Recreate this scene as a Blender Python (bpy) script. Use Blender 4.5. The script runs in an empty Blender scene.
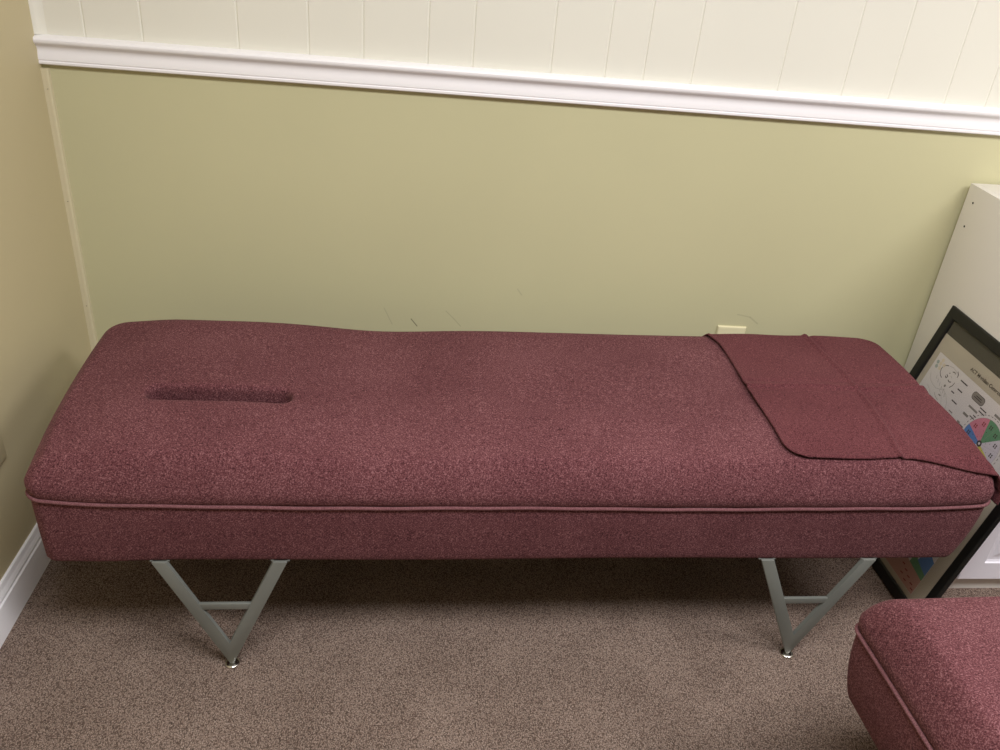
import bpy, bmesh, math, random
from mathutils import Vector, Matrix
R_ = math.radians
PI = math.pi
random.seed(5)
C = bpy.context.scene.collection

# ------------------------------------------------------------------ helpers
def lin(c):
    out = []
    for v in c:
        v = v / 255.0
        out.append(v / 12.92 if v <= 0.04045 else ((v + 0.055) / 1.055) ** 2.4)
    return (out[0], out[1], out[2], 1.0)

def new_mat(name):
    m = bpy.data.materials.new(name)
    m.use_nodes = True
    nt = m.node_tree
    b = nt.nodes['Principled BSDF']
    return m, nt, b

def nd(nt, kind, **kw):
    n = nt.nodes.new(kind)
    for k, v in kw.items():
        if k in n.inputs:
            n.inputs[k].default_value = v
        else:
            setattr(n, k, v)
    return n

def plain(name, rgb, rough=0.6, metal=0.0, spec=0.5, bump=None, vary=0.0):
    m, nt, b = new_mat(name)
    b.inputs['Base Color'].default_value = lin(rgb)
    b.inputs['Roughness'].default_value = rough
    b.inputs['Metallic'].default_value = metal
    b.inputs['Specular IOR Level'].default_value = spec
    if bump or vary:
        tc = nd(nt, 'ShaderNodeTexCoord')
        ns = nd(nt, 'ShaderNodeTexNoise')
        ns.inputs['Scale'].default_value = bump[0] if bump else 8.0
        ns.inputs['Detail'].default_value = 3.0
        nt.links.new(tc.outputs['Object'], ns.inputs['Vector'])
        if bump:
            bp = nd(nt, 'ShaderNodeBump')
            bp.inputs['Strength'].default_value = bump[1]
            bp.inputs['Distance'].default_value = bump[2]
            nt.links.new(ns.outputs['Fac'], bp.inputs['Height'])
            nt.links.new(bp.outputs['Normal'], b.inputs['Normal'])
        if vary:
            n2 = nd(nt, 'ShaderNodeTexNoise')
            n2.inputs['Scale'].default_value = 5.0
            nt.links.new(tc.outputs['Object'], n2.inputs['Vector'])
            rp = nd(nt, 'ShaderNodeValToRGB')
            a = lin([v * (1 - vary) for v in rgb]); c = lin([min(255, v * (1 + vary)) for v in rgb])
            rp.color_ramp.elements[0].position = 0.3; rp.color_ramp.elements[0].color = a
            rp.color_ramp.elements[1].position = 0.7; rp.color_ramp.elements[1].color = c
            nt.links.new(n2.outputs['Fac'], rp.inputs['Fac'])
            nt.links.new(rp.outputs['Color'], b.inputs['Base Color'])
    return m

def math_n(nt, op, a, b=None, c=None):
    n = nt.nodes.new('ShaderNodeMath'); n.operation = op
    for i, v in enumerate((a, b, c)):
        if v is None: continue
        if isinstance(v, (int, float)): n.inputs[i].default_value = v
        else: nt.links.new(v, n.inputs[i])
    return n.outputs[0]

def fabric(name, dark, mid, light, weave=1.0, twill=0.07, bump=0.6):
    """woven upholstery: speckled yarns, a diagonal twill and soft mottling"""
    m, nt, b = new_mat(name)
    b.inputs['Roughness'].default_value = 0.95
    b.inputs['Specular IOR Level'].default_value = 0.15
    b.inputs['Sheen Weight'].default_value = 0.08
    b.inputs['Sheen Roughness'].default_value = 0.45
    b.inputs['Sheen Tint'].default_value = lin((225, 180, 175))
    tc = nd(nt, 'ShaderNodeTexCoord')
    sep = nd(nt, 'ShaderNodeSeparateXYZ')
    nt.links.new(tc.outputs['Object'], sep.inputs[0])
    x, y, z = sep.outputs
    vz = math_n(nt, 'SUBTRACT', y, z)
    k = 2 * PI / (0.0072 * weave)
    a1 = math_n(nt, 'SINE', math_n(nt, 'MULTIPLY', math_n(nt, 'ADD', x, math_n(nt, 'MULTIPLY', vz, 0.9)), k))
    a2 = math_n(nt, 'SINE', math_n(nt, 'MULTIPLY', math_n(nt, 'SUBTRACT', math_n(nt, 'MULTIPLY', vz, 1.9), math_n(nt, 'MULTIPLY', x, 0.35)), k))
    tw = math_n(nt, 'MULTIPLY', math_n(nt, 'ADD', a1, a2), 0.25)
    n1 = nd(nt, 'ShaderNodeTexNoise'); n1.inputs['Scale'].default_value = 430 / weave; n1.inputs['Detail'].default_value = 3.0
    n1.inputs['Roughness'].default_value = 0.7
    nt.links.new(tc.outputs['Object'], n1.inputs['Vector'])
    n2 = nd(nt, 'ShaderNodeTexNoise'); n2.inputs['Scale'].default_value = 6.0; n2.inputs['Detail'].default_value = 3.0
    nt.links.new(tc.outputs['Object'], n2.inputs['Vector'])
    n3 = nd(nt, 'ShaderNodeTexNoise'); n3.inputs['Scale'].default_value = 150 / weave; n3.inputs['Detail'].default_value = 2.0
    nt.links.new(tc.outputs['Object'], n3.inputs['Vector'])
    f = math_n(nt, 'ADD', math_n(nt, 'ADD', math_n(nt, 'MULTIPLY', n1.outputs['Fac'], 1.3), -0.175), math_n(nt, 'MULTIPLY', tw, twill))
    f = math_n(nt, 'ADD', f, math_n(nt, 'MULTIPLY', math_n(nt, 'SUBTRACT', n3.outputs['Fac'], 0.5), 0.22))
    f = math_n(nt, 'ADD', f, math_n(nt, 'MULTIPLY', math_n(nt, 'SUBTRACT', n2.outputs['Fac'], 0.5), 0.16))
    rp = nd(nt, 'ShaderNodeValToRGB')
    e = rp.color_ramp.elements
    e[0].position = 0.22; e[0].color = lin(dark)
    e[1].position = 0.80; e[1].color = lin(light)
    me = e.new(0.48); me.color = lin(mid)
    nt.links.new(f, rp.inputs['Fac'])
    nt.links.new(rp.outputs['Color'], b.inputs['Base Color'])
    bp = nd(nt, 'ShaderNodeBump'); bp.inputs['Strength'].default_value = bump; bp.inputs['Distance'].default_value = 0.0006
    nt.links.new(f, bp.inputs['Height'])
    nt.links.new(bp.outputs['Normal'], b.inputs['Normal'])
    return m

def carpet_mat():
    m, nt, b = new_mat('carpet')
    b.inputs['Roughness'].default_value = 1.0
    b.inputs['Specular IOR Level'].default_value = 0.05
    tc = nd(nt, 'ShaderNodeTexCoord')
    mp = nd(nt, 'ShaderNodeMapping'); mp.inputs['Scale'].default_value = (1.0, 0.75, 1.0)
    nt.links.new(tc.outputs['Object'], mp.inputs['Vector'])
    v = nd(nt, 'ShaderNodeTexVoronoi'); v.inputs['Scale'].default_value = 430.0; v.inputs['Randomness'].default_value = 0.8
    nt.links.new(mp.outputs['Vector'], v.inputs['Vector'])
    n1 = nd(nt, 'ShaderNodeTexNoise'); n1.inputs['Scale'].default_value = 380.0; n1.inputs['Detail'].default_value = 4.0; n1.inputs['Roughness'].default_value = 0.75
    nt.links.new(mp.outputs['Vector'], n1.inputs['Vector'])
    n2 = nd(nt, 'ShaderNodeTexNoise'); n2.inputs['Scale'].default_value = 7.0; n2.inputs['Detail'].default_value = 4.0
    nt.links.new(tc.outputs['Object'], n2.inputs['Vector'])
    pile = math_n(nt, 'SUBTRACT', 1.0, math_n(nt, 'MULTIPLY', v.outputs['Distance'], 1.15))
    f = math_n(nt, 'ADD', math_n(nt, 'MULTIPLY', pile, 0.45), math_n(nt, 'ADD', math_n(nt, 'MULTIPLY', n1.outputs['Fac'], 0.95), -0.165))
    f = math_n(nt, 'ADD', f, math_n(nt, 'MULTIPLY', math_n(nt, 'SUBTRACT', n2.outputs['Fac'], 0.5), 0.16))
    rp = nd(nt, 'ShaderNodeValToRGB'); e = rp.color_ramp.elements
    e[0].position = 0.36; e[0].color = lin((66, 56, 50))
    e[1].position = 0.86; e[1].color = lin((198, 180, 168))
    me = e.new(0.60); me.color = lin((144, 127, 116))
    nt.links.new(f, rp.inputs['Fac'])
    # a few loops of a redder yarn
    mx = nd(nt, 'ShaderNodeMix', data_type='RGBA')
    mx.inputs[7].default_value = lin((138, 110, 98))
    nt.links.new(rp.outputs['Color'], mx.inputs[6])
    nt.links.new(math_n(nt, 'MULTIPLY', v.outputs['Color'], 0.3), mx.inputs[0])
    nt.links.new(mx.outputs[2], b.inputs['Base Color'])
    bp = nd(nt, 'ShaderNodeBump'); bp.inputs['Strength'].default_value = 0.6; bp.inputs['Distance'].default_value = 0.002
    nt.links.new(f, bp.inputs['Height']); nt.links.new(bp.outputs['Normal'], b.inputs['Normal'])
    return m

def wall_mat(name, rgb, marks=(), rough=0.55):
    """flat paint with roller texture; marks = scuffs ((x0,z0),(x1,z1),half width,strength)"""
    m, nt, b = new_mat(name)
    b.inputs['Roughness'].default_value = rough
    b.inputs['Specular IOR Level'].default_value = 0.3
    tc = nd(nt, 'ShaderNodeTexCoord')
    n1 = nd(nt, 'ShaderNodeTexNoise'); n1.inputs['Scale'].default_value = 160.0; n1.inputs['Detail'].default_value = 3.0
    nt.links.new(tc.outputs['Object'], n1.inputs['Vector'])
    n2 = nd(nt, 'ShaderNodeTexNoise'); n2.inputs['Scale'].default_value = 1.6; n2.inputs['Detail'].default_value = 2.0
    nt.links.new(tc.outputs['Object'], n2.inputs['Vector'])
    rp = nd(nt, 'ShaderNodeValToRGB'); e = rp.color_ramp.elements
    e[0].position = 0.3; e[0].color = lin([v * 0.985 for v in rgb])
    e[1].position = 0.7; e[1].color = lin([min(255, v * 1.012) for v in rgb])
    nt.links.new(n2.outputs['Fac'], rp.inputs['Fac'])
    col = rp.outputs['Color']
    if marks:
        sep = nd(nt, 'ShaderNodeSeparateXYZ'); nt.links.new(tc.outputs['Object'], sep.inputs[0])
        X, Z = sep.outputs[0], sep.outputs[2]
        for (x0, z0), (x1, z1), hw, st in marks:
            L = math.hypot(x1 - x0, z1 - z0); dx, dz = (x1 - x0) / L, (z1 - z0) / L
            px = math_n(nt, 'SUBTRACT', X, x0); pz = math_n(nt, 'SUBTRACT', Z, z0)
            t = math_n(nt, 'ADD', math_n(nt, 'MULTIPLY', px, dx), math_n(nt, 'MULTIPLY', pz, dz))
            s = math_n(nt, 'ABSOLUTE', math_n(nt, 'SUBTRACT', math_n(nt, 'MULTIPLY', px, dz), math_n(nt, 'MULTIPLY', pz, dx)))
            over = math_n(nt, 'MAXIMUM', math_n(nt, 'SUBTRACT', math_n(nt, 'ABSOLUTE', math_n(nt, 'SUBTRACT', t, L / 2)), L / 2), 0.0)
            d = math_n(nt, 'ADD', s, over)
            mk = nd(nt, 'ShaderNodeMapRange'); mk.inputs['From Min'].default_value = hw * 1.6; mk.inputs['From Max'].default_value = hw * 0.4
            mk.inputs['To Min'].default_value = 0.0; mk.inputs['To Max'].default_value = st
            nt.links.new(d, mk.inputs['Value'])
            mx = nd(nt, 'ShaderNodeMix', data_type='RGBA'); mx.inputs[7].default_value = lin((62, 58, 46))
            nt.links.new(mk.outputs[0], mx.inputs[0]); nt.links.new(col, mx.inputs[6]); col = mx.outputs[2]
    nt.links.new(col, b.inputs['Base Color'])
    bp = nd(nt, 'ShaderNodeBump'); bp.inputs['Strength'].default_value = 0.12; bp.inputs['Distance'].default_value = 0.0008
    nt.links.new(n1.outputs['Fac'], bp.inputs['Height']); nt.links.new(bp.outputs['Normal'], b.inputs['Normal'])
    return m

def link(name, bm, mats, parent=None, smooth=True, sharp=35, loc=None):
    me = bpy.data.meshes.new(name)
    bmesh.ops.recalc_face_normals(bm, faces=bm.faces)
    if smooth:
        for f in bm.faces: f.smooth = True
        lim = R_(sharp)
        for e in bm.edges:
            if len(e.link_faces) == 2 and e.calc_face_angle(0) > lim: e.smooth = False
    bm.to_mesh(me); bm.free()
    for m in (mats if isinstance(mats, (list, tuple)) else [mats]): me.materials.append(m)
    o = bpy.data.objects.new(name, me); C.objects.link(o)
    if parent: o.parent = parent
    if loc: o.location = loc
    return o

def empty(name, label, cat, loc=(0, 0, 0), rz=0.0, group=None):
    o = bpy.data.objects.new(name, None); C.objects.link(o)
    o.empty_display_size = 0.1
    o.location = loc; o.rotation_euler = (0, 0, rz)
    o['label'] = label; o['category'] = cat
    if group: o['group'] = group
    return o

def struct(o):
    o['kind'] = 'structure'; return o

def add_box(bm, a, b, bev=0.0, seg=2, mi=0):
    vs = [bm.verts.new((x, y, z)) for x in (a[0], b[0]) for y in (a[1], b[1]) for z in (a[2], b[2])]
    idx = [(0, 1, 3, 2), (4, 6, 7, 5), (0, 4, 5, 1), (2, 3, 7, 6), (0, 2, 6, 4), (1, 5, 7, 3)]
    fs = [bm.faces.new([vs[i] for i in q]) for q in idx]
    for f in fs: f.material_index = mi
    if bev:
        es = list({e for f in fs for e in f.edges})
        bmesh.ops.bevel(bm, geom=es, offset=bev, segments=seg, profile=0.5, affect='EDGES', material=-1)
    return fs

def add_prism(bm, pts, ext, to3, mi=0, bev=0.0):
    """closed 2-D outline extruded by ext; to3(p, t) gives 3-D"""
    a = [bm.verts.new(to3(p, 0)) for p in pts]; b = [bm.verts.new(to3(p, ext)) for p in pts]
    n = len(pts); fs = [bm.faces.new(a), bm.faces.new(b[::-1])]
    for i in range(n): fs.append(bm.faces.new((a[i], b[i], b[(i + 1) % n], a[(i + 1) % n])))
    for f in fs: f.material_index = mi
    if bev:
        es = list({e for f in fs for e in f.edges})
        bmesh.ops.bevel(bm, geom=es, offset=bev, segments=2, profile=0.5, affect='EDGES')
    return fs

def add_lathe(bm, prof, c, n=28, mi=0):
    """profile (r, z) turned about the vertical axis through c"""
    rings = []
    for r, z in prof:
        rings.append([bm.verts.new((c[0] + r * math.cos(2 * PI * i / n), c[1] + r * math.sin(2 * PI * i / n), c[2] + z)) for i in range(n)])
    for a, b in zip(rings, rings[1:]):
        for i in range(n): bm.faces.new((a[i], a[(i + 1) % n], b[(i + 1) % n], b[i])).material_index = mi
    bm.faces.new(rings[0][::-1]).material_index = mi; bm.faces.new(rings[-1]).material_index = mi

def loop_tube(bm, pts, r, n=8, nrm=None):
    """closed tube along a loop of points"""
    N = len(pts); rings = []
    for i, p in enumerate(pts):
        t = (pts[(i + 1) % N] - pts[i - 1]).normalized()
        s = t.cross(Vector((0, 0, 1))).normalized(); u = s.cross(t)
        rings.append([bm.verts.new(p + r * (math.cos(2 * PI * k / n) * s + math.sin(2 * PI * k / n) * u)) for k in range(n)])
    for i in range(N):
        a, b = rings[i], rings[(i + 1) % N]
        for k in range(n): bm.faces.new((a[k], a[(k + 1) % n], b[(k + 1) % n], b[k]))

# ------------------------------------------------------------------ materials
M_fab = fabric('maroon_tweed', (48, 23, 27), (95, 54, 58), (150, 106, 109))
M_side = M_fab
M_pipe = fabric('maroon_piping', (76, 44, 48), (112, 72, 76), (150, 110, 112), weave=0.6, twill=0.1)
M_tow = fabric('maroon_cover', (52, 22, 27), (90, 47, 51), (134, 84, 87), weave=0.8, twill=0.06)
M_steel = plain('brushed_steel', (126, 128, 122), 0.45, 0.3, bump=(90, 0.15, 0.0005), vary=0.05)
M_chrome = plain('glide_chrome', (200, 196, 188), 0.22, 1.0)
M_under = plain('dust_cover', (30, 26, 26), 0.9)
M_carpet = carpet_mat()
M_olive = wall_mat('olive_paint', (202, 197, 159),
                   marks=[((0.808, 0.435), (0.824, 0.415), 0.0011, 0.75), ((0.896, 0.463), (0.918, 0.441), 0.0012, 0.2), ((0.918, 0.441), (0.936, 0.421), 0.0012, 0.2),
                          ((1.074, 0.535), (1.086, 0.519), 0.0016, 0.16), ((0.739, 0.462), (0.760, 0.417), 0.0013, 0.17),
                          ((1.655, 0.497), (1.69, 0.491), 0.0017, 0.16), ((1.69, 0.491), (1.714, 0.473), 0.0018, 0.2)])
M_left = wall_mat('tan_paint', (200, 187, 150))
M_strip = wall_mat('corner_strip_paint', (212, 201, 168))
M_cream = wall_mat('cream_panelling', (231, 228, 216), rough=0.5)
M_white = plain('white_gloss_trim', (246, 243, 246), 0.35, bump=(60, 0.04, 0.0004))
M_ceil = plain('ceiling_white', (225, 222, 215), 0.9)
M_dim = plain('taupe_wall', (128, 122, 108), 0.9)
M_off = plain('off_white_wall', (214, 210, 200), 0.8)
M_lam = plain('white_laminate', (228, 223, 216), 0.5, bump=(300, 0.05, 0.0003))
M_door = plain('white_thermofoil', (236, 232, 240), 0.35)
M_hole = plain('hole_dark', (40, 36, 32), 0.9)
M_black = plain('black_frame', (10, 10, 9), 0.5, bump=(120, 0.08, 0.0004))
M_ivory = plain('ivory_plastic', (224, 216, 178), 0.35)
M_slot = plain('slot_dark', (25, 22, 18), 0.8)
M_screw = plain('screw_metal', (170, 165, 150), 0.3, 0.9)

# ------------------------------------------------------------------ room
XL, XR, YF, ZC = -0.003, 3.9, -3.6, 2.44
LW = 0.010                                     # the left wall leans in by this much per metre
def xl(y): return -0.003 - LW * y

bm = bmesh.new(); add_box(bm, (-0.35, YF - 0.1, -0.08), (XR + 0.1, 0.12, 0.0))
struct(link('floor', bm, M_carpet, smooth=False))
bm = bmesh.new(); add_box(bm, (-0.35, YF - 0.1, ZC), (XR + 0.1, 0.12, ZC + 0.08))
struct(link('ceiling', bm, M_ceil, smooth=False))

# back wall: smooth olive dado below the rail, grooved cream panelling above
bm = bmesh.new()
add_box(bm, (XL - 0.1, 0.0, 0.0), (XR, 0.12, 1.03), mi=0)
grooves = [0.098, 0.218, 0.419, 0.569, 0.686, 0.826, 0.925, 1.099, 1.221, 1.308, 1.418, 1.619, 1.77, 1.882, 2.017, 2.116]
per = [0.174, 0.122, 0.087, 0.11, 0.2, 0.15, 0.117, 0.14, 0.099]
k = 0
while grooves[-1] < XR - 0.25:
    grooves.append(grooves[-1] + per[k % 9]); k += 1
prof = [(XL - 0.1, 0.0)]
for g in grooves:
    prof += [(g - 0.0026, 0.0), (g - 0.0011, 0.0015), (g + 0.0011, 0.0015), (g + 0.0026, 0.0)]
prof += [(XR, 0.0), (XR, 0.12), (XL - 0.1, 0.12)]
add_prism(bm, prof, ZC - 1.03, lambda p, t: (p[0], p[1], 1.03 + t), mi=1)
struct(link('wall_back', bm, [M_olive, M_cream], smooth=False))

bm = bmesh.new()
add_prism(bm, [(xl(0.0), 0.0), (xl(YF), YF), (xl(YF) - 0.1, YF), (xl(0) - 0.1, 0.0)], ZC, lambda p, t: (p[0], p[1], t))
struct(link('wall_left', bm, M_left, smooth=False))
bm = bmesh.new(); add_box(bm, (XR, YF, 0), (XR + 0.1, 0.12, ZC)); struct(link('wall_right', bm, M_off, smooth=False))
bm = bmesh.new(); add_box(bm, (-0.35, YF - 0.1, 0), (XR + 0.1, YF, ZC)); struct(link('wall_front', bm, M_dim, smooth=False))

# chair rail: flat lip, bead, long cove and a rounded nose on top
rail = [(0.0, 0.9990), (-0.0120, 0.9990), (-0.0140, 1.0010), (-0.0142, 1.0050), (-0.0126, 1.0065), (-0.0126, 1.0078), (-0.0140, 1.0092),
        (-0.0138, 1.0150), (-0.0122, 1.0220), (-0.0112, 1.0280), (-0.0118, 1.0330), (-0.0142, 1.0375), (-0.0180, 1.0410), (-0.0212, 1.0440),
        (-0.0226, 1.0480), (-0.0224, 1.0515), (-0.0205, 1.0545), (-0.0165, 1.0565), (-0.0100, 1.0580), (0.0, 1.0592)]
bm = bmesh.new()
X0, X1 = -0.004, XR
add_prism(bm, rail, X1 - X0, lambda p, t: (X0 + t, p[0], p[1] + (0.0080 if t == 0 else -0.0015)))
struct(link('trim_1', bm, M_white, sharp=28))
# painted corner strip under the rail, caulked white corner above it
bm = bmesh.new()
cs = [(-0.004, 0.0), (-0.004, -0.012), (0.0085, -0.0105), (0.0110, -0.0085), (0.0120, 0.0)]
add_prism(bm, cs, 0.90, lambda p, t: (p[0], p[1], 0.098 + t))
for z in (0.955, 0.70, 0.43):
    add_lathe(bm, [(0.0001, 0), (0.0011, 0), (0.0011, 0.0008), (0.0001, 0.0008)], (0.005, -0.0120, z), 8, 1)
struct(link('trim_2', bm, [M_strip, M_hole], sharp=28))
bm = bmesh.new()
add_prism(bm, [(-0.008, 0.0), (-0.008, -0.012), (-0.002, -0.012), (0.006, -0.006), (0.012, -0.002), (0.020, 0.0)], ZC - 1.067, lambda p, t: (p[0], p[1], 1.067 + t))
struct(link('trim_3', bm, M_cream, sharp=60))

# baseboards with a moulded top
bb = [(0, 0), (0.0155, 0), (0.0155, 0.070), (0.0150, 0.0735), (0.0120, 0.0760), (0.0115, 0.0790), (0.0125, 0.0815), (0.0115, 0.0850), (0.0085, 0.0900), (0.0065, 0.0945), (0.0060, 0.0990), (0.0045, 0.1020), (0, 0.1035)]
bm = bmesh.new()
L = -YF
def onleft(p, t):
    y = -0.001 - t * (L - 0.001)
    return (xl(y) + p[0], y, p[1])
add_prism(bm, bb, 1.0, onleft)
struct(link('baseboard_left', bm, M_white, sharp=28))
bm = bmesh.new()
add_prism(bm, bb, 1.0, lambda p, t: (-0.004 + t * 2.158, -p[0], p[1]))
struct(link('baseboard_back', bm, M_white, sharp=28))

# ------------------------------------------------------------------ treatment tables
BL, BW = 1.83, 0.555
def rrect(x0, x1, y0, y1, r, ns=(70, 26), nc=10):
    """rounded rectangle, fixed count per side / corner, counter-clockwise; r may be (front, back)"""
    P = []
    rf, rb, rl = r if isinstance(r, tuple) else (r, r, r)
    def side(a, b, n):
        for i in range(n): P.append((a[0] + (b[0] - a[0]) * i / n, a[1] + (b[1] - a[1]) * i / n))
    def arc(cx, cy, a0, r):
        for i in range(nc):
            a = a0 + PI / 2 * i / nc
            P.append((cx + r * math.cos(a), cy + r * math.sin(a)))
    side((x0 + rf, y0), (x1 - rf, y0), ns[0]); arc(x1 - rf, y0 + rf, -PI / 2, rf)
    side((x1, y0 + rf), (x1, y1 - rb), ns[1]); arc(x1 - rb, y1 - rb, 0, rb)
    side((x1 - rb, y1), (x0 + rl, y1), ns[0]); arc(x0 + rl, y1 - rl, PI / 2, rl)
    side((x0, y1 - rl), (x0, y0 + rf), ns[1]); arc(x0 + rf, y0 + rf, PI, rf)
    return P

def sstep(a, b, x):
    t = min(1, max(0, (x - a) / (b - a))); return t * t * (3 - 2 * t)

EA = 0.036                           # how far the cushion's edge rounds in and down
def Zt(u, v):                                   # crown of the cushion's top
    z = 0.517 + 0.005 * (1 - ((v - BW / 2) / (BW / 2)) ** 2)
    z += 0.007 * (1 - sstep(0.30, 0.62, u)) - 0.009 * math.exp(-((u - 0.60) / 0.15) ** 2) + 0.004 * sstep(1.1, 1.7, u)
    z -= 0.012 * (1 - sstep(0.0, 0.16, u))
    z -= 0.020 * max(0.0, 1 - v / 0.17) ** 1.7 * (1 - 0.45 * sstep(1.1, 1.8, u))
    return z
def zseam(u):
    t = abs(2 * u / BL - 1)
    return 0.4135 + 0.014 * t ** 14 + 0.003 * t ** 2
def shoulder(a):
    """edge profile, a from 0 (side) to pi/2 (top): inset and height, both 0..1"""
    q = a / (PI / 2)
    return 0.55 * (1 - math.cos(a)) + 0.45 * q, 0.55 * math.sin(a) + 0.45 * q
SH = 0.030
RF, RB, RL = 0.026, 0.078, 0.048
def plan(d):
    """outline of the cushion, inset by d; the head end leans back a little"""
    ra, rb, rl = [max(q - d * 0.5, 0.012) for q in (RF, RB, RL)]
    P = rrect(d, BL - d, d, BW - d, (ra, rb, rl))
    out = []
    for u, v in P:
        w = 1 - sstep(0, 0.5, u)
        out.append((u + w * (-0.006 - 0.045 * v / BW + 0.031 * (v / BW) ** 2), v))
    return out

def make_table(label, head_slot, loc, rz):
    root = empty('treatment_table', label, 'treatment table', loc, rz)
    # cushion -------------------------------------------------------------
    bm = bmesh.new()
    rings = []
    def ring(P, zf): rings.append([bm.verts.new((u, v, zf(u, v))) for u, v in P])
    ring(plan(0.020), lambda u, v: zseam(u) - 0.001)
    ring(plan(0.003), lambda u, v: zseam(u) + 0.001)
    for d, h in ((-0.0005, 0.008), (-0.0020, 0.018), (-0.0015, 0.027)):
        ring(plan(d), lambda u, v, h=h: zseam(u) + h)
    for i in range(1, 13):
        a = i / 12 * PI / 2
        d, hh = shoulder(a); d *= EA
        def zf(u, v, hh=hh):
            lo = zseam(u) + SH
            return lo + (Zt(u, v) - lo) * hh
        ring(plan(d), zf)
    if head_slot: sx0, sx1, sy0, sy1, sr = 0.160, 0.431, 0.187, 0.232, 0.019
    else: sx0, sx1, sy0, sy1, sr = 0.5, BL - 0.5, BW / 2 - 0.012, BW / 2 + 0.012, 0.010
    outer = plan(EA); slot = rrect(sx0, sx1, sy0, sy1, sr)
    def lip(k): return rrect(sx0 - k, sx1 + k, sy0 - k, sy1 + k, sr + k)
    rim = lip(0.014)
    K = 16
    for i in range(1, K + 1):
        t = i / K
        ring([(a[0] + (b[0] - a[0]) * t, a[1] + (b[1] - a[1]) * t) for a, b in zip(outer, rim)], Zt)
    if head_slot:
        for k, dz in ((0.010, -0.0002), (0.006, -0.0012), (0.003, -0.0035), (0.001, -0.008), (0.0, -0.014), (0.0, -0.05), (0.0, -0.085)):
            ring(lip(k), lambda u, v, dz=dz: Zt(u, v) + dz)
    for a, b in zip(rings, rings[1:]):
        n = len(a)
        for i in range(n): bm.faces.new((a[i], a[(i + 1) % n], b[(i + 1) % n], b[i]))
    bm.faces.new(rings[-1]); bm.faces.new(rings[0][::-1])
    link('cushion', bm, M_fab, root, sharp=70)
    # welt where cushion and base meet --------------------------------------
    bm = bmesh.new()
    P = plan(-0.0005)
    loop_tube(bm, [Vector((u, v, zseam(u) + 0.0013 * math.sin(u * 9) + 0.0005 * math.sin(u * 37 + v * 20) + 0.0005)) for u, v in P], 0.0036, 8)
    link('piping', bm, M_pipe, root, sharp=80)
    # upholstered base ------------------------------------------------------
    bm = bmesh.new(); rings = []
    def zb(u):
        t = abs(2 * u / BL - 1); return 0.2745 - 0.004 * math.exp(-((u - 0.1) / 0.08) ** 2) + 0.0015 * math.sin(u * 7)
    def tap(k):                                   # the base narrows towards the floor
        out = []
        for u, v in plan(0.0015 + 0.007 * k * k):
            s = sstep(1.2, BL, u)
            out.append((u - 0.016 * k ** 2.2 * s - 0.005 * k ** 2.2 * (1 - sstep(0, 0.6, u)), v))
        return out
    seq = [(0.0, 0.0), (0.1, -0.002)]
    ring(plan(0.022), lambda u, v: zseam(u) + 0.002)
    for i in range(9):
        k = i / 8
        ring(tap(k), lambda u, v, k=k: zseam(u) + (zb(u) + 0.010 - zseam(u)) * k)
    T = tap(1.0)
    cu, cv = BL / 2, BW / 2
    for d, h in ((0.002, 0.005), (0.006, 0.0015), (0.014, 0.0)):
        ring([(u - d * (1 if u > cu else -1) * (1 if abs(u - cu) > cu - 0.06 else 0), v - d * (1 if v > cv else -1) * (1 if abs(v - cv) > cv - 0.06 else 0)) for u, v in T],
             lambda u, v, h=h: zb(u) + h)
    for a, b in zip(rings, rings[1:]):
        n = len(a)
        for i in range(n): bm.faces.new((a[i], b[i], b[(i + 1) % n], a[(i + 1) % n]))
    bm.faces.new(rings[0]); bm.faces.new(rings[-1][::-1])
    link('upholstered_base', bm, M_side, root, sharp=70)
    # four V-shaped steel legs ----------------------------------------------
    for vy in (0.003, BW - 0.020):
        for ua, ub, uf in ((0.188, 0.437, 0.3145), (1.381, 1.629, 1.507)):
            D = 0.009; zt_, z0, w = 0.279, 0.0048, 0.0275
            dz = zt_ - z0
            bm = bmesh.new()
            def to3(p, t): return (p[0], vy + t, p[1])
            # outline of the V in (u, z), one closed piece
            lo = 0.0035
            k1 = (uf - lo - ua) / dz; k2 = (ub - uf - lo) / dz
            # inner edges meet above the foot
            zi = z0 + (2 * w - 2 * lo) / (k1 + k2)
            ui = uf - lo - k1 * (zi - z0) + w
            add_prism(bm, [(ua, zt_), (uf - lo, z0), (uf + lo, z0), (ub, zt_), (ub - w, zt_), (ui, zi), (ua + w, zt_)], D, to3, bev=0.0012)
            for u0 in (ua - 0.012, ub - w - 0.012):   # mounting flanges under the base
                add_box(bm, (u0 + 0.008, vy + (0.006 if vy < 0.1 else -0.03), 0.2765), (u0 + w + 0.016, vy + (D + 0.03 if vy < 0.1 else D - 0.006), 0.2790))
            leg = link('leg', bm, M_steel, root, sharp=30)
            zc = 0.168
            uL = ua + (uf - lo - ua) * (zt_ - zc) / dz + w; uR = ub - k2 * (zt_ - zc) - w
            bm = bmesh.new(); add_box(bm, (uL - 0.004, vy + 0.001, zc - 0.012), (uR + 0.004, vy + D - 0.001, zc + 0.003), 0.0008)
            link('crossbar', bm, M_steel, leg, sharp=30)
            bm = bmesh.new(); add_lathe(bm, [(0.0135, 0.0), (0.0148, 0.0008), (0.0148, 0.0030), (0.0138, 0.0042), (0.0100, 0.0052), (0.0040, 0.0056)], (uf, vy + D / 2, 0.0))
            link('foot_glide', bm, M_chrome, leg, sharp=50)
    return root

A0 = 0.04878
T1 = make_table('long maroon upholstered treatment table with a face slot, on V-shaped steel legs by the wall', True, (0.174745, -0.765295, 0), A0)

# foot end of the second table reaches into the lower right of the picture
A2 = A0 + R_(1.8)
th = A2 + PI
fx, fy = 1.572, -1.004                             # its far left corner on the floor plan
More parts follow.
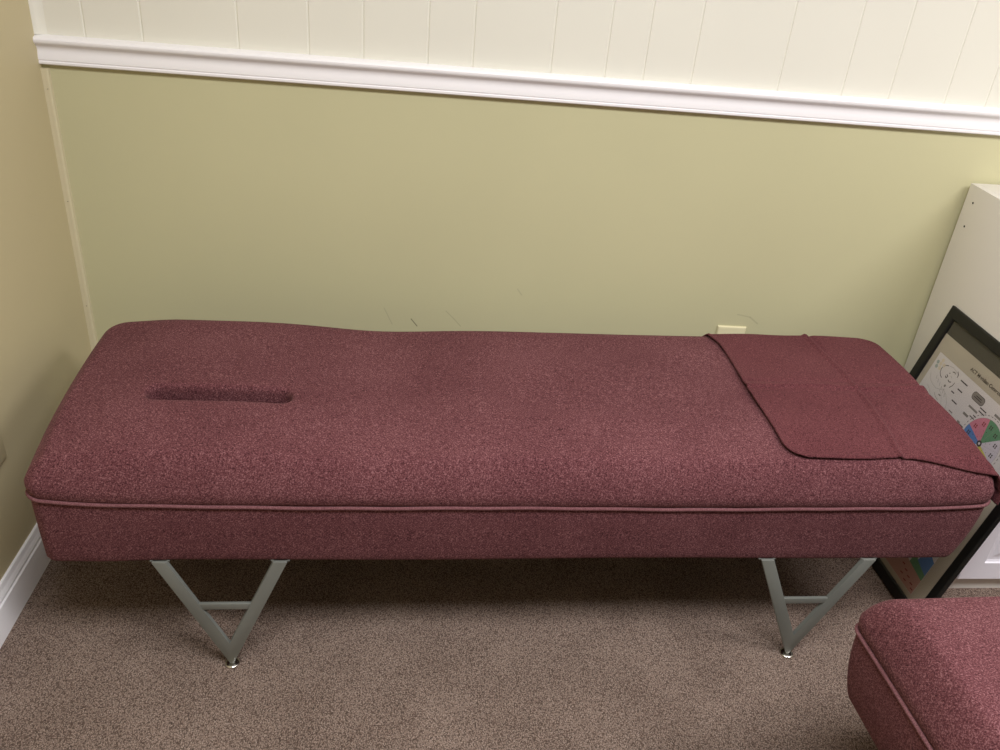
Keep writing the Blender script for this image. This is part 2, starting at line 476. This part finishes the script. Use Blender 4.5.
# local point (BL, 0) must land on that corner
ox = fx - BL * math.cos(th); oy = fy - BL * math.sin(th)
T2 = make_table('second maroon upholstered treatment table in the foreground, only its near foot end showing', False, (ox, oy, 0), th)

# ------------------------------------------------------------------ folded cover on the foot end
QN = 60
_qa = [0.0]; _qp = [(0.0, 0.0)]
H0 = 0.5225 - (0.4135 + SH)
for i in range(1, QN + 1):
    a = i / QN * PI / 2
    di, hi = shoulder(PI / 2 - a)
    p = (EA * (1 - di), H0 * (1 - hi))
    _qa.append(_qa[-1] + math.hypot(p[0] - _qp[-1][0], p[1] - _qp[-1][1])); _qp.append(p)
def wrap(s):
    """arc length past the start of rounding -> (outward, down)"""
    if s <= 0: return (s, 0.0)
    if s >= _qa[-1]: return (EA + 0.004, H0 + s - _qa[-1])
    for i in range(1, QN + 1):
        if s <= _qa[i]:
            t = (s - _qa[i - 1]) / (_qa[i] - _qa[i - 1])
            return tuple(_qp[i - 1][j] + (_qp[i][j] - _qp[i - 1][j]) * t for j in (0, 1))

T0, T_END = 0.034, BW - EA + 0.100
S_L, S_END = 1.386, BL - EA + 0.120
NS, NT = 170, 170
def s_left(t):
    r = 0.045
    s = S_L + 0.003 * math.sin(t * 19)
    if t < T0 + r:
        s += r - math.sqrt(max(0, r * r - (T0 + r - t) ** 2))
    if t > 0.47: s -= 0.022 * ((t - 0.47) / 0.1) 
    return s
def t_front(s):
    return T0 - 0.004 * math.sin((s - 1.4) * 14) - 0.040 * sstep(1.58, 1.84, s)
bm = bmesh.new(); grid = []
for j in range(NT + 1):
    row = []
    for i in range(NS + 1):
        q = i / NS; w = j / NT
        w = w if w > 0.12 else w * w / 0.12 * 0.5 + w * 0.5
        t = T0 + (T_END - T0) * w
        s = s_left(t); s = s + (S_END - s) * q
        t2 = t + (t_front(s) - T0) * (1 - w)
        ou, du = wrap(s - (BL - EA)); ov, dv = wrap(t2 - (BW - EA)); of, df = wrap(EA - t2)
        u = BL - EA + ou if s > BL - EA else s
        v = BW - EA + ov if t2 > BW - EA else t2
        if t2 < EA: v = EA - of
        drop = max(du, dv, df)
        # at the corners the cloth follows the rounded plan
        for rc, a, b, sg in ((RF, (u - BL + RF) / RF, (RF - v) / RF, -1), (RB, (u - BL + RB) / RB, (v - BW + RB) / RB, 1)):
            if a > 0 and b > 0:
                m_ = max(a, b) / math.hypot(a, b)
                u = BL - rc + a * m_ * rc
                v = BW - rc + b * m_ * rc if sg > 0 else rc - b * m_ * rc
        uu, vv = min(u, BL - EA), min(max(v, EA), BW - EA)
        Hl = Zt(uu, vv) - (zseam(uu) + SH)
        z = Zt(uu, vv) - (drop * Hl / H0 if drop < H0 else Hl + drop - H0)
        side = sstep(0.0, 0.05, drop)
        # hem: a thicker band by the left and front borders
        dl = (s - s_left(t)); dfr = t2 - t_front(s)
        hem = 0.0022 * max(math.exp(-((dl - 0.004) / 0.004) ** 2), math.exp(-((dfr - 0.004) / 0.004) ** 2))
        # fold lines pressed into the cloth and slow undulation
        cr = 0.0044 * math.exp(-((t2 - 0.276 - 0.004 * math.sin(s * 22)) / 0.0038) ** 2) - 0.0022 * math.exp(-((t2 - 0.296) / 0.007) ** 2) - 0.0016 * math.exp(-((t2 - 0.258) / 0.007) ** 2)
        uc = 1.622 + 0.012 * math.sin((t2 - 0.1) * 8)
        cr += 0.0048 * math.exp(-((s - uc) / 0.0050) ** 2) - 0.0026 * math.exp(-((s - uc - 0.012) / 0.006) ** 2)
        cr += 0.0020 * math.exp(-((s - 1.52 - 0.5 * (t2 - 0.3)) / 0.05) ** 2) * math.sin(t2 * 16) * 0.6
        wob = 0.0011 * (math.sin(s * 31 + t2 * 12) + math.sin(t2 * 27 - s * 9 + 1.0)) + 0.0022
        lift = 0.0032 + hem + max(cr, -0.0018) + max(wob, 0)
        nrm_u = side if s > BL - EA else 0.0
        nrm_v = side if t2 > BW - EA else 0.0
        nrm_f = side if t2 < EA else 0.0
        z += lift * (1 - 0.8 * side)
        u += lift * nrm_u * 1.3; v += lift * nrm_v * 1.3 - lift * nrm_f
        row.append(bm.verts.new((u, v, z)))
    grid.append(row)
for j in range(NT):
    for i in range(NS):
        bm.faces.new((grid[j][i], grid[j][i + 1], grid[j + 1][i + 1], grid[j + 1][i]))
tow = link('table_cover', bm, M_tow, sharp=80)
tow.location = T1.location; tow.rotation_euler = T1.rotation_euler
sol = tow.modifiers.new('thick', 'SOLIDIFY'); sol.thickness = 0.0032; sol.offset = 0.0
tow['label'] = 'creased maroon cloth cover draped over the right foot end of the long treatment table'
tow['category'] = 'cloth cover'

# ------------------------------------------------------------------ outlets
def make_outlet(name, label, origin, ax, out, plate):
    """origin = lower left corner on the wall, ax = unit vector along the wall, out = away from it"""
    root = empty(name, label, 'outlet', origin)
    ax, out = Vector(ax), Vector(out)
    def P(a, h, o): return tuple(ax * a + out * o + Vector((0, 0, h)))
    W, H = 0.0775, 0.1175
    bm = bmesh.new()
    def quadring(ins, o): return [bm.verts.new(P(a, h, o)) for a, h in ((ins, ins), (W - ins, ins), (W - ins, H - ins), (ins, H - ins))]
    rr = [quadring(0, 0.0), quadring(0, 0.0022), quadring(0.0022, 0.0052), quadring(0.0045, 0.0060)]
    for a, b in zip(rr, rr[1:]):
        for i in range(4): bm.faces.new((a[i], a[(i + 1) % 4], b[(i + 1) % 4], b[i]))
    bm.faces.new(rr[-1]); bm.faces.new(rr[0])
    link('cover_plate', bm, plate, root, sharp=20)
    for hc in (H / 2 - 0.0195, H / 2 + 0.0195):
        bm = bmesh.new(); n = 28
        pts = []
        for i in range(n):
            a = 2 * PI * i / n
            pts.append((W / 2 + 0.0168 * math.cos(a), hc + max(-0.0135, min(0.0135, 0.0168 * math.sin(a)))))
        add_prism(bm, pts, 0.0020, lambda p, t: P(p[0], p[1], 0.0058 + t))
        f = link('receptacle', bm, plate, root, sharp=20)
        bm = bmesh.new()
        for da, hh in ((-0.0064, 0.0040), (0.0064, 0.0033)):
            add_prism(bm, [(W / 2 + da - 0.0008, hc + 0.003 - hh), (W / 2 + da + 0.0008, hc + 0.003 - hh), (W / 2 + da + 0.0008, hc + 0.003 + hh), (W / 2 + da - 0.0008, hc + 0.003 + hh)], 0.0003, lambda p, t: P(p[0], p[1], 0.00785 + t))
        link('contact_slots', bm, M_slot, f, smooth=False)
    bm = bmesh.new()
    add_prism(bm, [(W / 2 + 0.0032 * math.cos(i * PI / 6), H / 2 + 0.0032 * math.sin(i * PI / 6)) for i in range(12)], 0.0012, lambda p, t: P(p[0], p[1], 0.0058 + t))
    link('screw', bm, M_screw, root)
    return root
make_outlet('wall_outlet', 'ivory wall outlet plate on the olive back wall, just showing behind the draped table cover', (1.6085, 0.0, 0.3455), (1, 0, 0), (0, -1, 0), M_ivory)
make_outlet('wall_outlet', 'painted outlet plate on the tan left wall, cut by the left edge of the picture', (xl(-0.582) + 0.0003, -0.582, 0.327), Vector((-LW, 1, 0)).normalized(), Vector((1, LW, 0)).normalized(), M_left)

# ------------------------------------------------------------------ white cabinet
cab = empty('base_cabinet', 'white laminate base cabinet with a raised panel door against the back wall at the right', 'cabinet', (2.143 + 0.0419 * 0.452, -0.013 - 0.452, 0), R_(2.4))
CWd, CD, CH = 0.40, 0.4525, 0.886
bm = bmesh.new()
TH = 0.018
add_box(bm, (0, 0, 0), (TH, CD, CH), 0.0006)                       # sides
add_box(bm, (CWd - TH, 0, 0), (CWd, CD, CH), 0.0006)
add_box(bm, (TH, 0, CH - TH), (CWd - TH, CD, CH), 0.0004)                     # top
add_box(bm, (TH, CD - 0.006, 0.045), (CWd - TH, CD, CH - TH))
add_box(bm, (TH, 0.001, 0), (CWd - TH, 0.018, 0.046))                   # plinth rail
add_box(bm, (TH, 0.019, 0.030), (CWd - TH, CD - 0.006, 0.046))
add_box(bm, (TH, 0.04, 0.44), (CWd - TH, CD - 0.008, 0.456))
link('carcass', bm, M_lam, cab, sharp=30)
for yy, z in ((0.420, 0.853), (0.420, 0.794)):                           # cam holes near the back of the side
    bm = bmesh.new()
    add_prism(bm, [(yy + 0.0026 * math.cos(i * PI / 6), z - 0.006 + 0.0026 * math.sin(i * PI / 6)) for i in range(12)], 0.0006, lambda p, t: (-0.0006 + t, p[0], p[1]))
    link('fixing_hole', bm, M_hole, cab, smooth=False)
for x0 in (0.002,):
    x1 = x0 + 0.396; z0, z1 = 0.048, 0.878
    bm = bmesh.new()
    def rect(ins, y): return [bm.verts.new((a, y, h)) for a, h in ((x0 + ins, z0 + ins), (x1 - ins, z0 + ins), (x1 - ins, z1 - ins), (x0 + ins, z1 - ins))]
    rs = [rect(0, -0.001), rect(0, -0.0165), rect(0.0015, -0.0185), rect(0.052, -0.0185), rect(0.0545, -0.0150), rect(0.060, -0.0125), rect(0.068, -0.0125), rect(0.090, -0.0180), rect(0.092, -0.0185)]
    for a, b in zip(rs, rs[1:]):
        for i in range(4): bm.faces.new((a[i], a[(i + 1) % 4], b[(i + 1) % 4], b[i]))
    bm.faces.new(rs[-1]); bm.faces.new(rs[0])
    d = link('door', bm, M_door, cab, sharp=12)
    kx = x1 - 0.028 if x0 < 0.1 else x0 + 0.028
    bm = bmesh.new(); add_lathe(bm, [(0.006, 0), (0.006, 0.012), (0.015, 0.018), (0.016, 0.024), (0.010, 0.029), (0.001, 0.030)], (0, 0, 0))
    bmesh.ops.rotate(bm, verts=bm.verts, cent=(0, 0, 0), matrix=Matrix.Rotation(PI / 2, 3, 'X'))
    bmesh.ops.translate(bm, verts=bm.verts, vec=(kx, -0.0183, 0.80))
    link('knob', bm, M_chrome, d)

# ------------------------------------------------------------------ framed chart leaning on the cabinet
FO = Vector((1.986, -0.128, 0.0))
ex = Vector((0.056, -0.998, 0.0)).normalized()
ey = Vector((0.243, 0.0136, 0.970)); ey = (ey - ex * ey.dot(ex)).normalized()
en = ex.cross(ey).normalized()                         # faces the room
if en.x > 0: en = -en
FWd, FHt, FB, FD = 0.474, 0.627, 0.0275, 0.009
mw = Matrix(((ex.x, ey.x, en.x, FO.x), (ex.y, ey.y, en.y, FO.y), (ex.z, ey.z, en.z, FO.z), (0, 0, 0, 1)))
post = empty('framed_chart', 'black framed medical chart with a coloured wheel, leaning against the white cabinet', 'framed poster')
post.matrix_world = mw @ Matrix.Translation((0, 0.0026, 0))
# right-handed: ex x ey = en requires a check
if mw.to_3x3().determinant() < 0: print('left-handed frame')
bm = bmesh.new()
def mit(i0, i1, z0, z1, z2):
    """mitred frame profile, lying between insets i0 and i1"""
    prof = [(i0, -FD - 0.0005), (i0, z0), (i0 + 0.003, z1), (i1 - 0.006, z1), (i1 - 0.0015, z2), (i1, z2 - 0.003), (i1, -0.0085), (i1 - 0.004, -FD)]
    rr = []
    for ins, z in prof: rr.append([bm.verts.new((a, b, z)) for a, b in ((ins, ins), (FWd - ins, ins), (FWd - ins, FHt - ins), (ins, FHt - ins))])
    n = len(rr)
    for k in range(n):
        a, b = rr[k], rr[(k + 1) % n]
        for i in range(4): bm.faces.new((a[i], a[(i + 1) % 4], b[(i + 1) % 4], b[i]))
mit(0, FB, -0.002, 0.0, -0.002)
link('frame', bm, M_black, post, sharp=25)
M_back = plain('backing_board', (60, 55, 45), 0.8)
M_grey = plain('poster_grey', (172, 162, 145), 0.6, vary=0.03)
M_paper = plain('chart_paper', (205, 198, 196), 0.6)
M_ink = plain('ink_dark', (70, 62, 60), 0.7)
M_ink2 = plain('ink_brown', (66, 54, 44), 0.7)
M_soft = plain('ink_soft', (150, 142, 140), 0.7)
M_badge = plain('badge_grey', (128, 122, 116), 0.6)
M_blue = plain('chart_blue', (88, 124, 176), 0.6)
M_pink = plain('chart_pink', (196, 124, 140), 0.6)
M_green = plain('chart_green', (96, 140, 106), 0.6)
M_lilac = plain('chart_lilac', (196, 188, 196), 0.6)
M_yel = plain('chart_yellow', (196, 186, 90), 0.6)
M_rose = plain('chart_rose', (176, 134, 124), 0.6)
M_red = plain('ink_red', (130, 50, 52), 0.7)
M_teal = plain('logo_teal', (150, 160, 156), 0.6)
M_peach = plain('logo_peach', (204, 190, 168), 0.6)

def sheet(name, x0, y0, x1, y1, z0, z1, m, parent):
    bm = bmesh.new(); add_box(bm, (x0, y0, z0), (x1, y1, z1)); return link(name, bm, m, parent, smooth=False)
sheet('backing_board', FB - 0.004, FB - 0.004, FWd - FB + 0.004, FHt - FB + 0.004, -0.0092, -0.0085, M_back, post)
psh = sheet('poster_sheet', FB - 0.001, FB - 0.001, FWd - FB + 0.001, 0.563, -0.0085, -0.0080, M_grey, post)
PT = -0.0080
sheet('printed_panel', 0.046, 0.0405, 0.406, 0.5185, PT, PT + 0.0001, M_paper, psh)
Z1 = PT + 0.0002
def flat(bm, pts, z, mi=0):
    f = bm.faces.new([bm.verts.new((a, b, z)) for a, b in pts]); f.material_index = mi; return f
def disc(c, r, n=20, a0=0, a1=2 * PI, ry=None):
    ry = ry or r
    return [(c[0] + r * math.cos(a0 + (a1 - a0) * i / n), c[1] + ry * math.sin(a0 + (a1 - a0) * i / n)) for i in range(n)]
def stroke(bm, pts, w, z, mi=0):
    for a, b in zip(pts, pts[1:]):
        d = Vector((b[0] - a[0], b[1] - a[1])); l = d.length
        if l < 1e-6: continue
        nx, ny = -d.y / l * w / 2, d.x / l * w / 2
        flat(bm, [(a[0] + nx, a[1] + ny), (b[0] + nx, b[1] + ny), (b[0] - nx, b[1] - ny), (a[0] - nx, a[1] - ny)], z, mi)
# the colour wheel
WC = (0.308, 0.4225); WR = 0.0595
cols = [M_lilac, M_green, M_pink, M_blue, M_lilac, M_yel]     # 60 degree wedges from -16 deg
bm = bmesh.new()
for k in range(6):
    a0 = R_(-17 + 60 * k)
    pts = [WC] + [(WC[0] + WR * math.cos(a0 + R_(60) * i / 14), WC[1] + WR * math.sin(a0 + R_(60) * i / 14)) for i in range(15)]
    flat(bm, pts, Z1, [0, 1, 2, 3, 0, 4][k])
# thin rim line, dashes, spokes, digits
def arcs(r, w, a0, a1, z, mi, n=10): stroke(bm, [(WC[0] + r * math.cos(a0 + (a1 - a0) * i / n), WC[1] + r * math.sin(a0 + (a1 - a0) * i / n)) for i in range(n + 1)], w, z, mi)
arcs(WR, 0.0006, 0, 2 * PI, Z1 + 0.0001, 6, 60)
for k in range(40):
    a0 = 2 * PI * k / 40; arcs(0.0665, 0.0013, a0, a0 + 0.085, Z1, 5, 2)
for k in range(12):
    a = R_(-17 + 30 * k)
    if k % 2: stroke(bm, [(WC[0] + 0.01 * math.cos(a), WC[1] + 0.01 * math.sin(a)), (WC[0] + WR * math.cos(a), WC[1] + WR * math.sin(a))], 0.0004, Z1 + 0.0001, 6)
    b = a + R_(15)
    cx_, cy_ = WC[0] + 0.045 * math.cos(b), WC[1] + 0.045 * math.sin(b)
    mi = 7 if k in (4, 5) else 5
    for dx in (-0.0042, 0.0016):
        for dy in (-0.0026, 0.0026):
            flat(bm, [(cx_ + dx, cy_ + dy - 0.0021), (cx_ + dx + 0.0034, cy_ + dy - 0.0021), (cx_ + dx + 0.0034, cy_ + dy + 0.0021), (cx_ + dx, cy_ + dy + 0.0021)], Z1 + 0.0001, mi)
    for r in (0.018, 0.030):
        q = a + R_(8 + 12 * ((k + int(r * 1000)) % 2)); px, py = WC[0] + r * math.cos(q), WC[1] + r * math.sin(q)
        flat(bm, disc((px, py), 0.0010, 8), Z1 + 0.0001, mi)
flat(bm, disc(WC, 0.0076, 24), Z1 + 0.0002, 5); flat(bm, disc(WC, 0.0032, 20), Z1 + 0.0003, 8)
link('colour_wheel', bm, [M_lilac, M_green, M_pink, M_blue, M_yel, M_ink, M_soft, M_red, M_paper], psh, smooth=False)
# badge
bm = bmesh.new()
def pill(x0, x1, y0, y1): 
    r = (y1 - y0) * 0.42
    return rrect(x0, x1, y0, y1, r, (1, 1), 6)
flat(bm, pill(0.2085, 0.2535, 0.4865, 0.5065), Z1, 0); flat(bm, pill(0.2098, 0.2522, 0.4878, 0.5052), Z1 + 0.0001, 1)
for y, a, b in ((0.4990, 0.221, 0.242), (0.4945, 0.217, 0.245)): stroke(bm, [(a, y), (b, y)], 0.0022, Z1 + 0.0002, 0)
link('badge', bm, [M_ink, M_badge], psh, smooth=False)
# flower logo
bm = bmesh.new()
for i, (x, y) in enumerate(((0.0575, 0.4965), (0.0700, 0.5075), (0.0815, 0.4995), (0.0735, 0.4870), (0.0605, 0.4860), (0.069, 0.497))):
    flat(bm, disc((x, y), 0.0050, 14), Z1, i % 2 if i != 2 else 1)
link('flower_logo', bm, [M_teal, M_peach], psh, smooth=False)
# line drawing of a skull and torso with call-outs
bm = bmesh.new()
hd = [(0.100 + 0.020 * math.cos(a), 0.490 + 0.017 * math.sin(a)) for a in [PI * 0.55 + i * PI * 0.9 / 12 for i in range(13)]]
stroke(bm, hd, 0.0018, Z1, 0)
stroke(bm, [(0.100, 0.508), (0.112, 0.511), (0.126, 0.509), (0.137, 0.503)], 0.0009, Z1, 1)
stroke(bm, [(0.131, 0.511), (0.139, 0.506), (0.140, 0.499)], 0.0022, Z1, 0)
stroke(bm, [(0.118, 0.502), (0.124, 0.505), (0.129, 0.502)], 0.0022, Z1, 0)
stroke(bm, [(0.104, 0.483), (0.110, 0.480), (0.112, 0.486), (0.106, 0.488)], 0.0022, Z1, 0)
stroke(bm, [(0.119, 0.480), (0.126, 0.478), (0.131, 0.481)], 0.0024, Z1, 0)
stroke(bm, [(0.143, 0.486), (0.141, 0.476), (0.136, 0.468)], 0.0020, Z1, 0)
stroke(bm, [(0.110, 0.494), (0.114, 0.496)], 0.0016, Z1, 0); stroke(bm, [(0.120, 0.492), (0.127, 0.489)], 0.0012, Z1, 1)
flat(bm, disc((0.121, 0.464), 0.0035, 10), Z1, 2)
stroke(bm, [(0.056, 0.466), (0.066, 0.452), (0.082, 0.446), (0.100, 0.444), (0.116, 0.450), (0.128, 0.458)], 0.0008, Z1, 1)
stroke(bm, [(0.120, 0.456), (0.140, 0.450), (0.158, 0.436), (0.166, 0.415), (0.168, 0.39)], 0.0008, Z1, 1)
stroke(bm, [(0.112, 0.448), (0.130, 0.440), (0.144, 0.424), (0.150, 0.40)], 0.0007, Z1, 1)
stroke(bm, [(0.070, 0.436), (0.086, 0.430), (0.100, 0.420), (0.108, 0.402)], 0.0007, Z1, 1)
stroke(bm, [(0.104, 0.434), (0.114, 0.428), (0.128, 0.426)], 0.0011, Z1, 2)
for k in range(6): stroke(bm, [(0.080 + 0.011 * k, 0.470 - 0.004 * k), (0.084 + 0.011 * k, 0.462 - 0.004 * k)], 0.0012, Z1, 2 if k % 2 else 1)
for k in range(9): stroke(bm, [(0.118, 0.414 - 0.011 * k), (0.132, 0.410 - 0.011 * k)], 0.0009, Z1, 1)
link('chart_drawing', bm, [M_ink, M_soft, M_badge], psh, smooth=False)['kind'] = 'stuff'
bm = bmesh.new()
for (x0, x1, y) in ((0.154, 0.182, 0.501), (0.161, 0.180, 0.4805), (0.148, 0.160, 0.466), (0.165, 0.186, 0.451), (0.119, 0.128, 0.438), (0.176, 0.190, 0.428)):
    stroke(bm, [(x0, y), (x1, y)], 0.0030, Z1, 0 if y > 0.44 else 2)
for (x0, x1, y, w, mi) in ((0.2505, 0.2740, 0.4845, 0.0028, 0), (0.2520, 0.2730, 0.4768, 0.0026, 0), (0.219, 0.252, 0.4700, 0.0050, 2), (0.217, 0.236, 0.4485, 0.0060, 2),
                           (0.238, 0.255, 0.4540, 0.0024, 0), (0.246, 0.257, 0.4605, 0.0024, 0), (0.226, 0.242, 0.4215, 0.0030, 0), (0.216, 0.226, 0.4240, 0.0050, 2),
                           (0.296, 0.324, 0.4955, 0.0055, 2), (0.330, 0.350, 0.484, 0.004, 2), (0.345, 0.372, 0.372, 0.0030, 0), (0.350, 0.376, 0.365, 0.0026, 0)):
    stroke(bm, [(x0, y), (x1, y)], w, Z1, mi)
link('chart_captions', bm, [M_ink, M_soft, M_badge], psh, smooth=False)['kind'] = 'stuff'
bm = bmesh.new()
for k in range(11):
    for q in range(3): stroke(bm, [(0.075 + q * 0.105, 0.33 - k * 0.014), (0.150 + q * 0.105 - 0.012 * ((k * 7 + q) % 4), 0.33 - k * 0.014)], 0.0028, Z1, 1)
link('chart_small_print', bm, [M_ink, M_soft, M_badge], psh, smooth=False)['kind'] = 'stuff'
# coloured blocks by the lower corner
bm = bmesh.new()
flat(bm, [(0.262, 0.0410), (0.4055, 0.0410), (0.4055, 0.0850), (0.345, 0.0930), (0.262, 0.1150)], Z1, 0)
flat(bm, [(0.345, 0.0930), (0.4055, 0.0850), (0.4055, 0.1010), (0.362, 0.1130), (0.345, 0.135)], Z1, 1)
flat(bm, [(0.362, 0.1130), (0.4055, 0.1010), (0.4055, 0.1420), (0.372, 0.155)], Z1, 2)
for k, (x, y) in enumerate(((0.312, 0.083), (0.330, 0.076), (0.347, 0.070), (0.364, 0.064), (0.382, 0.058), (0.392, 0.050), (0.34, 0.056), (0.36, 0.050))):
    stroke(bm, [(x, y), (x + 0.010, y + 0.001)], 0.0030, Z1 + 0.0001, 3)
link('legend_blocks', bm, [M_rose, M_green, M_blue, M_red], psh, smooth=False)
# heading
cu = bpy.data.curves.new('heading', 'FONT'); cu.body = 'ACT Meridian Connection'; cu.size = 0.0122; cu.offset = 0.00035; cu.extrude = 0.00008
to = bpy.data.objects.new('heading_tmp', cu); C.objects.link(to)
dg = bpy.context.evaluated_depsgraph_get()
me = bpy.data.meshes.new_from_object(to.evaluated_get(dg)); me.name = 'heading'
bpy.data.objects.remove(to)
me.materials.clear(); me.materials.append(M_ink2)
ho = bpy.data.objects.new('heading', me); C.objects.link(ho); ho.parent = psh; ho.location = (0.160, 0.5335, PT + 0.00012)
# clear acrylic pane
m, nt, b = new_mat('acrylic')
nt.nodes.remove(b)
tr = nd(nt, 'ShaderNodeBsdfTransparent'); gl = nd(nt, 'ShaderNodeBsdfGlossy'); gl.inputs['Roughness'].default_value = 0.05
mxs = nd(nt, 'ShaderNodeMixShader')
mxs.inputs[0].default_value = 0.025; nt.links.new(tr.outputs[0], mxs.inputs[1]); nt.links.new(gl.outputs[0], mxs.inputs[2])
nt.links.new(mxs.outputs[0], nt.nodes['Material Output'].inputs['Surface'])
sheet('acrylic_pane', FB - 0.0005, FB - 0.0005, FWd - FB + 0.0005, FHt - FB + 0.0005, -0.0066, -0.0062, m, post)

# ------------------------------------------------------------------ lights: two fluorescent ceiling fittings
def area(name, loc, sx, sy, power, col):
    l = bpy.data.lights.new(name, 'AREA'); l.shape = 'RECTANGLE'; l.size = sx; l.size_y = sy
    l.energy = power; l.color = col
    o = bpy.data.objects.new(name, l); C.objects.link(o); o.location = loc; return o
area('ceiling_light_main', (1.15, -1.70, ZC - 0.03), 1.2, 0.55, 50, (0.98, 1.0, 1.03))
area('ceiling_light_side', (3.0, -1.5, ZC - 0.03), 1.2, 0.55, 42, (1.0, 0.98, 0.99))
w = bpy.data.worlds.new('world'); bpy.context.scene.world = w; w.use_nodes = True
w.node_tree.nodes['Background'].inputs[0].default_value = (0.9, 0.85, 0.75, 1)
w.node_tree.nodes['Background'].inputs[1].default_value = 0.02

# ------------------------------------------------------------------ camera
cx, cy, cz, yaw, pitch, roll, f = 0.869007, -1.988795, 1.44267, 0.090666, 0.527021, 0.092593, 861.886195
fw = Vector((math.sin(yaw) * math.cos(pitch), math.cos(yaw) * math.cos(pitch), -math.sin(pitch)))
r = Vector((math.cos(yaw), -math.sin(yaw), 0)); u = r.cross(fw)
r2 = math.cos(roll) * r + math.sin(roll) * u; u2 = -math.sin(roll) * r + math.cos(roll) * u
cam = bpy.data.cameras.new('camera'); co = bpy.data.objects.new('camera', cam); C.objects.link(co)
co.matrix_world = Matrix(((r2.x, u2.x, -fw.x, cx), (r2.y, u2.y, -fw.y, cy), (r2.z, u2.z, -fw.z, cz), (0, 0, 0, 1)))
cam.sensor_fit = 'HORIZONTAL'; cam.sensor_width = 36; cam.lens = f / 1000 * 36; cam.clip_start = 0.05
sc = bpy.context.scene; sc.camera = co
sc.view_settings.view_transform = 'Standard'; sc.view_settings.look = 'None'; sc.view_settings.gamma = 1.0
sc.view_settings.exposure = 0.0; sc.view_settings.use_curve_mapping = False
